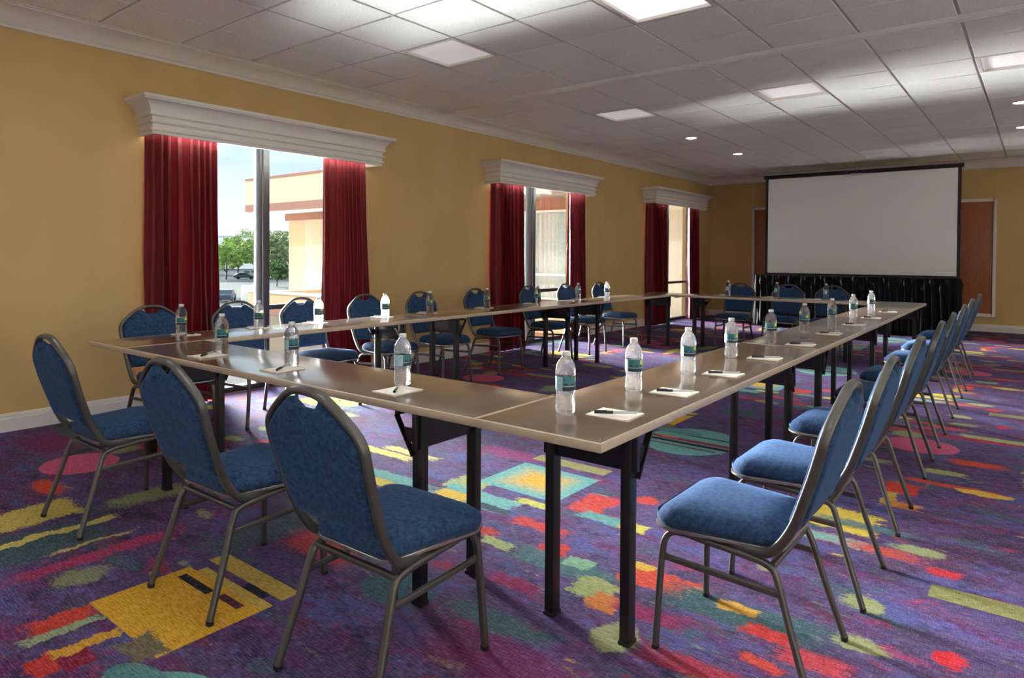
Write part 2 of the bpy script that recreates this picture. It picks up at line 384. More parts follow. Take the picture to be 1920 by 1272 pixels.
    S = [  # kind, centre, half size, colour, softness, ragged, amount, inner colour  (tile space)
     # soft, ragged fields first
     ('r', 1.15, 1.75, .10, .30, (64, 92, 98), .6, True, .8), ('r', .50, 1.02, .16, .26, (60, 88, 92), .4, True, .95),
     ('r', .82, 1.15, .05, .30, (168, 46, 88), .5, True, .9), ('r', .66, 1.18, .012, .16, (196, 176, 100), .3, True, .9), ('e', .98, 1.02, .07, .10, (132, 140, 96), .5, True, .9), ('r', 1.05, .62, .25, .10, (124, 36, 92), .6, True, .9),
     ('e', .25, 1.62, .10, .22, (150, 168, 118), .5, True, .9), ('r', .10, 1.10, .14, .20, (202, 182, 92), .2, True, 1.),
     ('r', .42, 1.12, .03, .24, (208, 190, 104), .2, True, 1.), ('e', 3.65, 1.30, .16, .06, (214, 74, 34), .5, True, 1.),
     ('r', 3.40, 1.98, .45, .05, (168, 46, 62), .5, True, 1.), ('r', 2.65, 1.62, .30, .12, (120, 30, 84), .7, True, .8),
     ('r', 1.50, 1.80, .20, .10, (190, 64, 52), .5, True, .9), ('r', 1.28, 2.05, .14, .05, (176, 178, 104), .4, True, .9),
     ('r', .80, 2.51, .40, .05, (208, 184, 70), .3, True, 1.), ('r', .95, 2.60, .35, .05, (104, 164, 158), .4, True, 1.),
     ('r', .55, 2.90, .30, .04, (212, 200, 104), .3, True, 1.), ('r', .75, 3.00, .22, .035, (206, 198, 110), .3, True, 1.),
     ('r', 3.25, 3.30, .28, .05, (196, 80, 60), .5, True, 1.),
     ('r', 3.05, 3.58, .30, .15, (226, 196, 74), .06, True, 1.), ('r', 2.95, 3.30, .35, .05, (120, 178, 172), .4, True, .9),
     ('e', 1.30, 3.40, .25, .08, (150, 50, 110), .6, True, .8), ('e', .06, .80, .05, .14, (212, 180, 70), .3, True, 1.), ('r', 1.28, .86, .05, .10, (206, 66, 44), .3, True, 1.), ('r', 1.36, .84, .03, .12, (150, 170, 130), .3, True, 1.), ('r', 1.05, .12, .22, .05, (196, 72, 54), .5, True, 1.),
     ('e', .45, .42, .20, .08, (64, 102, 104), .5, True, .9), ('r', .22, .60, .22, .05, (176, 60, 70), .5, True, .9),
     ('e', 2.95, .70, .16, .12, (120, 40, 96), .6, True, .8), ('r', 3.05, 1.00, .18, .05, (156, 160, 108), .4, True, .9),
     # cluster under the front corner of the ring
     ('r', 1.45, 2.80, .12, .10, (160, 172, 118), .1, True, 1.), ('r', 1.62, 2.66, .24, .09, (112, 172, 168), .12, True, 1.),
     ('r', 1.50, 2.62, .10, .05, (216, 180, 62), .2, True, 1.), ('r', 1.78, 2.60, .12, .03, (52, 76, 84), .3, True, 1.),
     ('r', 1.90, 2.78, .10, .035, (194, 190, 92), .2, True, 1.), ('r', 1.55, 2.50, .14, .03, (60, 88, 90), .3, True, 1.),
     ('r', 1.62, 2.44, .10, .04, (118, 176, 170), .2, True, 1.), ('r', 2.16, 2.98, .09, .13, (202, 62, 46), .2, True, 1.),
     ('r', 2.10, 2.57, .14, .045, (196, 60, 50), .3, True, 1.), ('r', 1.88, 2.36, .14, .04, (192, 58, 50), .4, True, 1.),
     ('r', 2.28, 2.84, .12, .05, (96, 156, 152), .3, True, 1.), ('r', 2.46, 2.84, .07, .05, (204, 192, 80), .2, True, 1.),
     ('r', 2.05, 2.30, .08, .035, (158, 172, 112), .2, True, 1.), ('e', 2.30, 2.40, .075, .075, (200, 52, 44), .05, True, 1.),
     ('r', 2.42, 2.30, .26, .07, (70, 112, 114), .4, True, .9), ('r', 2.45, 2.36, .06, .045, (130, 172, 136), .15, True, 1.),
     ('r', 2.62, 2.22, .09, .08, (158, 164, 104), .15, True, 1.), ('r', 2.70, 2.15, .06, .06, (208, 120, 44), .3, True, 1.),
     ('r', 2.80, 2.43, .15, .075, (208, 70, 40), .1, True, 1., (206, 74, 44)), ('r', 2.92, 2.40, .02, .07, (216, 178, 60), .2, True, 1.),
     ('r', 2.66, 2.50, .05, .03, (214, 172, 58), .3, True, 1.), ('r', 3.12, 2.38, .26, .09, (56, 92, 96), .4, True, 1.),
     ('r', 3.10, 2.42, .07, .035, (212, 160, 60), .3, True, 1.), ('r', 3.24, 2.32, .08, .035, (196, 48, 40), .3, True, 1.),
     ('e', 2.02, 1.75, .16, .12, (58, 96, 106), .2, True, .95), ('e', 2.84, 1.98, .07, .10, (156, 160, 112), .3, True, 1.),
     ('e', 2.45, 1.80, .20, .06, (62, 92, 96), .5, True, .9), ('e', 3.20, 1.85, .10, .10, (146, 156, 110), .3, True, 1.),
     ('r', 2.35, 2.06, .12, .04, (150, 28, 84), .4, True, .9), ('r', 2.86, 2.18, .12, .045, (146, 28, 86), .4, True, .9),
     ('e', 3.28, 2.14, .07, .03, (206, 66, 44), .4, True, 1.), ('e', 3.66, 3.22, .06, .05, (196, 40, 44), .4, True, 1.),
     ('e', 3.74, 2.54, .05, .05, (206, 36, 40), .3, True, 1.), ('e', 3.45, 2.75, .07, .06, (150, 156, 106), .3, True, 1.),
     ('e', 3.50, 2.45, .09, .05, (146, 152, 104), .3, True, 1.),
     ('r', 2.55, 3.45, .04, .20, (140, 156, 106), .4, True, .9), ('e', 2.35, 3.20, .06, .06, (204, 66, 50), .5, True, 1.),
     # right-hand fields
     ('r', 3.33, .39, .03, .22, (206, 170, 74), .3, True, 1.), ('r', 3.36, .50, .08, .10, (204, 60, 44), .2, True, 1.),
     ('r', 3.57, .72, .22, .035, (204, 70, 46), .2, True, 1.), ('e', 3.72, .68, .13, .05, (218, 178, 70), .15, True, 1.),
     ('r', 3.41, .20, .07, .05, (208, 130, 54), .3, True, 1.), ('r', 3.52, .98, .10, .05, (156, 166, 104), .15, True, 1.),
     ('r', 3.72, 2.07, .20, .045, (150, 156, 104), .08, True, 1.), ('r', 3.40, 2.25, .10, .05, (190, 60, 70), .5, True, 1.),
     ('e', 3.55, 3.40, .10, .05, (150, 158, 110), .4, True, 1.), ('r', 3.30, 3.55, .2, .04, (88, 128, 130), .5, True, .9),
     # crisp, hard-edged figures
     ('e', 3.32, 1.57, .225, .205, (214, 96, 134), .01, False, .95),
     ('e', 2.05, .66, .31, .36, (106, 166, 160), .01, False, 1.),
     ('r', 2.08, .80, .26, .014, (30, 60, 72), .02, False, 1.), ('r', 2.04, .66, .29, .030, (148, 44, 72), .02, False, 1.),
     ('r', 2.05, .585, .30, .026, (22, 24, 34), .02, False, 1.), ('r', 2.02, .50, .27, .012, (110, 50, 66), .02, False, 1.),
     ('r', 1.88, .68, .07, .018, (212, 110, 60), .1, True, 1.),
     ('e', 1.88, .86, .17, .08, (84, 140, 138), .04, False, .9),
     ('r', 1.72, 3.09, .265, .225, (106, 170, 166), .01, False, 1., (222, 168, 44)),
     ('r', 1.70, 3.455, .26, .055, (168, 160, 100), .02, False, 1.),
     ('r', 1.50, 1.145, .27, .185, (224, 170, 40), .01, False, 1.), ('r', 1.53, 1.35, .24, .022, (206, 176, 84), .02, False, 1.),
     ('r', 1.39, 1.275, .11, .018, (34, 32, 34), .02, False, 1.), ('r', 1.62, 1.29, .07, .016, (86, 34, 52), .1, False, 1.),
     ('r', 1.62, 1.395, .075, .022, (26, 34, 48), .02, False, 1.), ('r', 1.50, 1.45, .265, .040, (200, 172, 80), .02, False, 1.),
     ('r', 1.68, .96, .09, .05, (118, 108, 84), .2, True, 1.),
     ('r', 1.54, .74, .07, .06, (196, 56, 44), .1, True, 1.), ('r', 1.58, .80, .055, .045, (136, 24, 56), .05, False, 1.),
     ('r', 1.50, .86, .03, .10, (214, 160, 50), .2, True, 1.),
     ('r', 3.82, 3.03, .19, .062, (148, 146, 90), .02, False, 1.),
    ]
    def near(s):
        rag = len(s) > 7 and s[6+1] if len(s) > 7 else False
        k = 1+(s[6] if len(s) > 6 else 0)/2+.02
        ex, ey = s[3]*k+(.17 if rag else 0), s[4]*k+(.08 if rag else 0)
        for ox in (-PX, 0, PX):
            for oy in (-PY, 0, PY):
                if s[1]+ox+ex > bx0 and s[1]+ox-ex < bx1 and s[2]+oy+ey > by0 and s[2]+oy-ey < by1: return True
        return False
    for s in S:
        if near(s): c = shape(c, *s)
    c = t.mix(.08, c, lin((104, 96, 112))+(1,))
    # yarn: lighter and darker threads in the pile
    c = t.mix(t.rng(thr, .54, .72, 0., .26), c, lin((150, 136, 176))+(1,))
    c = t.mix(t.rng(thr2, .56, .74, 0., .26), c, lin((150, 140, 160))+(1,))
    v = t.math('ADD', t.rng(thr, .25, .6, .42, 1.06), t.rng(thr2, .3, .7, -.15, .15))
    v = t.math('ADD', v, t.rng(fine, .3, .7, -.16, .16))
    cc = t.n('ShaderNodeVectorMath', operation='SCALE'); t.l(c, cc.inputs[0]); t.l(v, cc.inputs['Scale'])
    hgt = t.math('ADD', t.math('MULTIPLY', thr, .6), t.math('MULTIPLY', fine, .5))
    return t.bsdf(cc.outputs[0], .95, spec=.1, bump=hgt, bstr=.5, bdist=.006)
CARPET = [carpet_material(i, j) for j in range(CN) for i in range(CN)]

# ------------------------------------------------------------------ room shell
WIN = [(-5.2, .0), (-.80, .0), (3.60, .0), (7.95, .0), (12.45, .035)]     # centre y of each window, cornice lift
HW = 1.12; HL = 1.03; ZH = 2.42
def shell():
    fl = MB(); ids = []; dx, dy = CPX/CN, CPY/CN
    i0 = math.floor((XW-.05)/dx); j0 = math.floor(YF/dy)
    for i in range(i0, math.ceil(XR/dx)):
        for j in range(j0, math.ceil(YB/dy)):
            xa, xb = max(XW-.05, i*dx), min(XR, (i+1)*dx); ya, yb = max(YF, j*dy), min(YB, (j+1)*dy)
            fl.add([(xa, ya, 0), (xb, ya, 0), (xb, yb, 0), (xa, yb, 0)], [(0, 1, 2, 3)]); ids.append((j % CN)*CN+i % CN)
    nb = len(fl.f)
    fl.add([(XW-.05, YF, -.12), (XR, YF, -.12), (XR, YB, -.12), (XW-.05, YB, -.12)], [(3, 2, 1, 0)]); ids.append(0)
    fo = fl.build('floor', CARPET[0], kind='structure')
    for m_ in CARPET[1:]: fo.data.materials.append(m_)
    for p_, k_ in zip(fo.data.polygons, ids): p_.material_index = k_
    w = MB(); ys = [YF-.2]
    for c, _ in WIN:
        if c-HL > YF: w.box(XW-.25, ys[-1], 0, XW, c-HL, ZC+.12); ys.append(c+HW)
        else: ys = [c+HW]; w.box(XW-.25, YF-.2, 0, XW, YF+.001, ZC+.12)
        w.box(XW-.25, c-HL, ZH, XW, c+HW, ZC+.12)
    w.box(XW-.25, ys[-1], 0, XW, YB+.2, ZC+.12)
    w.box(XW-.25, YF-.2, -.12, XW-.05, YB+.2, 0.)
    w.build('wall_left', 'yellow_wall', kind='structure')
    MB().box(XW, YB, -.12, XR+.2, YB+.2, ZC+.12).build('wall_back', 'yellow_wall', kind='structure')
    MB().box(XR, YF-.2, -.12, XR+.2, YB, ZC+.12).build('wall_right', 'bounce_white', kind='structure')
    MB().box(XW, YF-.2, -.12, XR, YF, ZC+.12).build('wall_front', 'bounce_white', kind='structure')
    # suspended ceiling: dropped tiles with a recessed grid between them
    px, py, y0 = .6457, .624, 5.80
    xs = [XW+.19]+[-5.005+px*k for k in range(0, 13)]+[XR-.02]
    yk = sorted([y0-py*k for k in range(0, 17)][::-1]+[y0+py*k for k in range(1, 14)])
    yk = [y for y in yk if y > YF+.1]+[14.16]; yk = [YF+.02]+yk
    LT = [(1, 3), (1, 8), (4, 3), (4, 8), (4, -2), (1, -2), (7, 3), (7, 8), (7, -2)]
    lights = []
    tiles = MB(); g = .011
    for i in range(len(xs)-1):
        for j in range(len(yk)-1):
            xa, xb, ya, yb = xs[i], xs[i+1], yk[j], yk[j+1]
            mx, my = (xa+xb)/2, (ya+yb)/2
            islight = any(abs(mx-lx) < .2 and abs(my-ly) < .2 for lx, ly in LIGHTS)
            if islight: lights.append((xa, xb, ya, yb)); continue
            e = .0 if abs(ya-5.80) > .01 and abs(yb-5.80) > .01 else .03
            if abs(ya-5.8) < .01: ya += .035
            if abs(yb-5.8) < .01: yb -= .035
            if yb-ya < .05 or xb-xa < .05: continue
            tiles.box(xa+g, ya+g, ZC-.012, xb-g, yb-g, ZC+.012)
    tiles.build('ceiling', 'ceiling_tile', bevel=.003, seg=1, kind='structure')
    MB().box(XW, YF, ZC+.10, XR, YB, ZC+.12).build('ceiling_slab', 'dark_reveal', kind='structure')
    gr = MB()
    for x in xs[1:-1]: gr.box(x-.012, YF, ZC-.004, x+.012, YB-.1, ZC+.02)
    for y in yk[1:-1]: gr.box(XW+.1, y-.012, ZC-.0035, XR, y+.012, ZC+.0195)
    gr.box(XW+.05, YF, ZC-.004, XW+.20, YB-.1, ZC+.02); gr.box(XW+.1, 14.14, ZC-.004, XR, YB-.05, ZC+.02)
    gr.build('ceiling_grid', 'grid_metal', kind='structure')
    # partition track across the room
    tk = MB().box(XW+.12, 5.758, ZC-.026, XR, 5.842, ZC+.01)
    tk.box(XW+.12, 5.762, ZC-.042, XR, 5.780, ZC-.026).box(XW+.12, 5.820, ZC-.042, XR, 5.838, ZC-.026)
    tk.build('trim_1', 'track_metal', bevel=.002, kind='structure')
    # crown moulding
    cp = [(0, 0), (.014, 0), (.018, .012), (.014, .022), (.030, .032), (.036, .045), (.048, .062), (.070, .085), (.100, .108), (.135, .124),
          (.150, .126), (.152, .134), (.168, .138), (.172, .150), (0, .150)]
    cr = MB()
    ring = []
    for (sx, sy, dx, dy) in ((XW, YF, 1, 0), (XW, YB, 1, -1), (XR, YB, 0, -1)):
        ring.append([(sx+dx*o, sy+dy*o, ZT+z) for o, z in cp])
    cr.rings(ring).build('trim_2', 'white_trim', smooth=35, kind='structure')
    # baseboards
    bp = [(0, 0), (.018, 0), (.018, .092), (.012, .097), (.012, .118), (.008, .128), (0, .130)]
    def base(name, segs):
        b = MB()
        for (ax, ay), (bx_, by_), (nx, ny) in segs:
            b.rings([[(ax+nx*o, ay+ny*o, z) for o, z in bp], [(bx_+nx*o, by_+ny*o, z) for o, z in bp]])
        return b.build(name, 'white_trim', smooth=25, kind='structure')
    segs = []; a = YF
    for c, _ in WIN:
        if c-HL > a: segs.append(((XW, a), (XW, c-HL), (1, 0)))
        a = c+HW
    segs.append(((XW, a), (XW, YB), (1, 0)))
    base('baseboard_left', segs); base('baseboard_back', [((XW, YB), (XR, YB), (0, -1))])
    base('baseboard_right', [((XR, YF), (XR, YB), (-1, 0))])
    # windows
    for n, (c, _) in enumerate(WIN):
        if c-HL < YF: continue
        f = MB(); xg = XW-.12
        f.box(xg-.05, c-HL, .0, xg+.05, c+HW, .05).box(xg-.03, c-HL, ZH-.06, xg+.03, c+HW, ZH)
        f.box(xg-.03, c-HL, .05, xg+.03, c-HL+.05, ZH-.06).box(xg-.03, c+HW-.05, .05, xg+.03, c+HW, ZH-.06)
        fo = f.build('window_%d' % (n+1), 'window_dark', bevel=.004, kind='structure')
        m = MB().box(xg-.06, c-.050, .05, xg+.05, c+.050, ZH-.06).box(xg+.05, c-.028, .05, xg+.07, c+.028, ZH-.06)
        m.build('mullion', 'window_metal', fo, bevel=.004)
        MB().box(xg-.03, c-HL+.05, .745, xg+.03, c-.05, .79).box(xg-.03, c+.05, .745, xg+.03, c+HW-.05, .79).build('transom', 'window_dark', fo, bevel=.003)
        for s in (-1, 1):
            ya, yb = (c-HL+.05, c-.05) if s < 0 else (c+.05, c+HW-.05)
            MB().box(xg-.006, ya, .05, xg, yb, .745).box(xg-.006, ya, .79, xg, yb, ZH-.06).build('pane', 'window_glass', fo)
    return lights, tiles
LX = -5.005
LIGHTS = [(LX+.6457*(a+.5), 5.80+.624*(b+.5)) for a, b in ((1, -3), (4, -3), (1, 2), (4, 2), (1, -8), (4, -8), (7, -3), (7, 2), (7, -8), (10, -3), (10, 2), (10, -8))]
lights, _t = shell()

# ceiling lamps
def ceiling_lights():
    px, py = .6457, .624
    names = {(1, -3): 'square ceiling light panel above the big window, brightest at one corner',
             (4, -3): 'largest bright square ceiling light panel at the top edge of the picture',
             (1, 2): 'square ceiling light panel beyond the ceiling track, nearer the windows',
             (4, 2): 'square ceiling light panel beyond the ceiling track, nearer the middle of the room'}
    proto = None
    def make():
        r = empty('ceiling_light')
        a, b = px/2-.008, py/2-.008
        q = lambda w, h, z: [(-w, -h, z), (w, -h, z), (w, h, z), (-w, h, z)]
        fr = MB().rings([q(a, b, .03), q(a, b, -.012), q(a-.003, b-.003, -.014), q(a-.028, b-.028, -.014), q(a-.033, b-.033, -.010), q(a-.035, b-.035, .03)], False, False)
        fr.build('frame', 'white_trim', r, smooth=30)
        def fn(u, v):
            x = (u-.5)*2*(a-.03); y = (v-.5)*2*(b-.03)
            return (x, y, .012-.016*(1-(2*u-1)**4)*(1-(2*v-1)**4))
        MB().grid(fn, 10, 10, flip=True).build('diffuser', 'lamp_diffuser', r, smooth=60)
        return r
    for (a, b) in ((1, -3), (4, -3), (1, 2), (4, 2), (1, -8), (4, -8), (7, -3), (7, 2), (7, -8), (10, -3), (10, 2), (10, -8)):
        o = make() if proto is None else copy_tree(proto)
        if proto is None: proto = o
        o.location = (LX+.6457*(a+.5), 5.80+.624*(b+.5), ZC)
        mt = 'lamp_added_fill' if b == -8 else 'lamp_half' if (a, b) == (4, -3) else None  # row behind the camera is added and lit as fill
        if mt:
            for ch in o.children:
                if ch.name.startswith('diffuser'): ch.data = ch.data.copy(); ch.data.materials[0] = M[mt]
        lab = names.get((a, b))
        tag(o, lab or 'added ceiling light panel outside the picture, over the near or right side', 'ceiling light', 'square ceiling light panels')
    cl = [(-4.03, 9.31, 'small round recessed downlight near the windows, the nearer of the two'),
          (-4.02, 11.19, 'small round recessed downlight near the windows, the farther of the two'),
          (-.20, 9.34, 'small round recessed downlight at the right edge, the nearer of the two'),
          (-.21, 11.09, 'small round recessed downlight at the right edge, the farther of the two')]
    p = None
    for x, y, lab in cl:
        if p is None:
            p = r = empty('downlight')
            MB().rings([[(q*cos(2*pi*i/24), q*sin(2*pi*i/24), z) for i in range(24)] for q, z in ((.095, 0), (.092, -.006), (.075, -.006), (.070, -.002))], cap0=False, cap1=False).build('trim_ring', 'white_trim', r, smooth=30)
            MB().lathe([(.070, -.003), (.02, -.0035)], 24).build('lens', 'lamp_can', r)
        else: r = copy_tree(p)
        r.location = (x, y, ZC-.012); tag(r, lab, 'downlight', 'round recessed downlights')
ceiling_lights()

# ------------------------------------------------------------------ cornices and curtains
WN = {1: 'unseen window nearest the camera', 2: 'first and largest window', 3: 'second window', 4: 'third, farthest window'}
def cornice(c, dz, name):
    prof = [(0, 0), (0, .020), (.016, .030), (.016, .042), (-.002, .050), (-.002, .080), (.020, .090), (.020, .102), (.0, .110), (.002, .138), (.028, .148),
            (.028, .160), (.022, .166), (.026, .195), (.038, .215), (.056, .236), (.080, .250), (.098, .256), (.098, .264), (.108, .268), (.108, .292)]
    prof = prof+[(-.02, .292), (-.02, 0)]
    y0, y1, xf, z0 = c-1.18, c+1.18, -5.545, 2.238+dz
    r = [[(XW, y0-o, z0+z) for o, z in prof], [(xf+o, y0-o, z0+z) for o, z in prof], [(xf+o, y1+o, z0+z) for o, z in prof], [(XW, y1+o, z0+z) for o, z in prof]]
    m = MB().rings(r)
    m.box(XW, y0, z0+.27, xf, y1, z0+.288)
    return m.build(name, 'white_trim', smooth=28)
def curtain(ya, yb, xw0, ztop, seed, ret, spread):
    """ya..yb span at the rail; ret = -1 / +1 the side that turns back to the wall."""
    rnd = random.Random(seed); L = yb-ya; nf = max(6, round(L/.066)); ph = rnd.random()*6
    def fn(u, v):
        z = .012+(ztop-.012)*v
        s = 1+spread*(1-v)
        y = ya+(u*L if ret < 0 else u*L)
        if ret < 0: y = ya+u*L*s*.98
        else: y = ya+u*L*s*.98
        k = u*nf+.35*sin(u*9+ph)
        amp = .030+.022*(1-v)
        w = sin(2*pi*k)+.18*sin(2*pi*k*2+ph+2*v)+.25*sin(5*v+k)*(1-v)
        x = xw0+amp*w
        e = (u if ret < 0 else 1-u)
        if e < .10: x = x*(e/.10)+(1-e/.10)*(XW+.03)
        y += .012*sin(3*v*pi+k*2)*(1-v)+.010*sin(2*pi*k*2+1)
        return (x, y, z)
    m = MB().grid(fn, nf*14, 24)
    o = m.build('curtain', 'red_curtain', smooth=80)
    md = o.modifiers.new('thick', 'SOLIDIFY'); md.thickness = .003
    return o
def dressings():
    CU = {1: [(-1.95, -1.35), (-.25, .36)], 2: [(2.46, 3.02), (4.12, 4.70)], 3: [(6.84, 7.44), (8.57, 9.08)], 4: [(11.31, 11.95), (12.98, 13.58)]}
    nm = {1: 'unseen window beside the camera', 2: 'large near window', 3: 'middle window', 4: 'farthest window'}
    for i in (1, 2, 3, 4):
        c, dz = WIN[i]
        tag(cornice(c, dz, 'window_cornice'), 'white stepped cornice box above the '+nm[i], 'cornice', 'white window cornices')
        for k, (a, b) in enumerate(CU[i]):
            o = curtain(a, b, -5.665, 2.27+dz, i*10+k, -1 if k == 0 else 1, (.03, .16)[k] if i == 2 else .06)
            tag(o, 'deep red pleated curtain, %s side of the %s' % (('left', 'right')[k], nm[i]), 'curtain', 'red window curtains')
dressings()

# ------------------------------------------------------------------ back wall: panels, screen, draped table
def back_wall():
    for k, (xa, xb, lab) in enumerate(((-4.86, -3.72, 'brown wood door panel in a white frame, left of the screen'), (-1.76, -.62, 'brown wood door panel in a white frame, right of the screen'))):
        r = empty('door_panel', ((xa+xb)/2, YB, .27)); tag(r, lab, 'door panel')
        w = (xb-xa)/2; H = 2.08
        MB().box(-w+.05, -.022, .05, w-.05, -.004, H-.05).build('panel', 'wood_panel', r, bevel=.002)
        f = MB().box(-w, -.045, 0, -w+.05, 0, H).box(w-.05, -.045, 0, w, 0, H).box(-w+.05, -.045, 0, w-.05, 0, .05).box(-w+.05, -.045, H-.05, w-.05, 0, H)
        f.build('frame', 'white_trim', r, bevel=.006)
    # screen
    Y = 13.25
    r = empty('projection_screen', (-2.62, Y, 0)); tag(r, 'large white projection screen in black border behind the draped table', 'projection screen')
    xa, xb, za, zb = -1.585, 1.575, .985, 2.86
    def fn(u, v): return (xa+.05+(xb-xa-.10)*u, .006*sin(pi*u)-.0, za+.012+(zb-za-.08)*v)
    MB().grid(fn, 12, 8).build('screen_fabric', 'screen_white', r, smooth=60)
    b = MB().box(xa, -.006, za-.01, xa+.05, .008, zb-.04).box(xb-.05, -.006, za-.01, xb, .008, zb-.04).box(xa, -.008, za-.02, xb, .010, za+.012)
    b.build('black_border', 'screen_case', r)
    rc = MB().sweep([(xa-.03, .02, zb-.028), (xb+.03, .02, zb-.028)], ell(.034, .040, 14), ref=(0, 0, 1))
    rc.build('roller_case', 'screen_case', r, smooth=40)
    MB().box(-.09, -.03, zb-.085, .09, -.005, zb-.055).build('center_tag', 'red_tag', r, bevel=.003)
    MB().sweep([(0+.035*cos(a), .02, zb+.03+.035*sin(a)) for a in [2*pi*i/16 for i in range(16)]], ell(.006, .006, 6), ref=(0, 1, 0), closed=True).build('hanging_hook', 'chair_steel', r, smooth=50)
    st = MB()
    for x in (xa+.12, xb-.12): st.sweep([(x, .06, .02), (x, .06, zb-.03)], ell(.016, .016, 10), ref=(1, 0, 0)).box(x-.25, .045, 0, x+.25, .075, .03)
    st.build('stand_post', 'screen_case', r, smooth=40)
    # draped table
    r = empty('draped_table', (-2.63, 13.0, 0)); tag(r, 'long table fully covered by gathered black satin skirt under the screen', 'table')
    hw, dp, zt = 1.60, .17, .965
    MB().box(-hw+.01, -dp+.01, zt-.03, hw-.01, dp+.02, zt-.004).build('table_top', 'black_steel', r)
    lg = [(-hw+.08, -.09), (hw-.08, -.09), (-hw+.08, .10), (hw-.08, .10)]
    for x, y in lg: MB().sweep([(x, y, 0), (x, y, zt-.03)], ell(.015, .015, 8)).build('leg', 'black_steel', r, smooth=40)
    def skirt(u, v):
        # perimeter: left side, front, right side
        per = [(-hw, dp), (-hw, -dp), (hw, -dp), (hw, dp)]
        Ls = [2*dp, 2*hw, 2*dp]; tot = sum(Ls); d = u*tot; k = 0
        while k < 2 and d > Ls[k]: d -= Ls[k]; k += 1
        a, b = per[k], per[k+1]; q = d/Ls[k]
        x = a[0]+(b[0]-a[0])*q; y = a[1]+(b[1]-a[1])*q
        n = [(-1, 0), (0, -1), (1, 0)][k]
        s = u*tot
        z = .015+(zt-.015)*v
        fold = (.6+.4*sin(s*4.3))*sin(s*58+2.6*sin(s*5)+1.6*sin(3*v+s*7))+.5*sin(s*103+3*v+2*sin(s*9))
        sw = sin(s*3.1+1)*.5+.5
        amp = .004+.026*(1-v)**.7
        # upper gather: slanted swags across the valance
        vz = (zt-z)
        val = 0
        if vz < .30:
            val = .018*sin((s*26+vz*22*(1 if sin(s*2.2) > 0 else -1)))*min(1, vz/.08)*(1-vz/.30)+.012*sin(pi*vz/.30)
        off = amp*fold+.03*(1-v)+val+.008
        return (x+n[0]*off, y+n[1]*off, z)
    def skirt2(u, v):
        return skirt(u, v)
    o = MB().grid(skirt2, 520, 28).build('skirt', 'black_satin', r, smooth=80)
    md = o.modifiers.new('thick', 'SOLIDIFY'); md.thickness = .002
    def cov(u, v):
        return (-hw-.008+(2*hw+.016)*u, -dp-.008+(2*dp+.016)*v, zt+.003*sin(u*90)*sin(v*8))
    MB().grid(cov, 60, 6).build('cloth_top', 'black_satin', r, smooth=60)
back_wall()

# ------------------------------------------------------------------ chair
def hoop_z(x):
    ax = abs(x)
    pts = [(0, .900), (.045, .897), (.085, .885), (.125, .860), (.165, .830), (.193, .803), (.212, .770)]
    for (a, za), (b, zb) in zip(pts, pts[1:]):
        if ax <= b: return za+(zb-za)*(ax-a)/(b-a)
    return .770
def yback(z): return -.165-.135*((z-.44)/.46)-.012*sin(pi*min(1, max(0, (z-.44)/.46)))
def rrout(wf, wr, y0, y1, rf, rr, inset, z):
    pts = []
    wf -= inset; wr -= inset; y0 += inset; y1 -= inset; rf = max(.01, rf-inset*.6); rr = max(.01, rr-inset*.6)
    for cx, cy, r, s in ((wf-rf, y1-rf, rf, 0), (-wf+rf, y1-rf, rf, 1), (-wr+rr, y0+rr, rr, 2), (wr-rr, y0+rr, rr, 3)):
        for i in range(9):
            t = pi/2*(s+i/8); pts.append((cx+r*cos(t), cy+r*sin(t), z))
    return pts
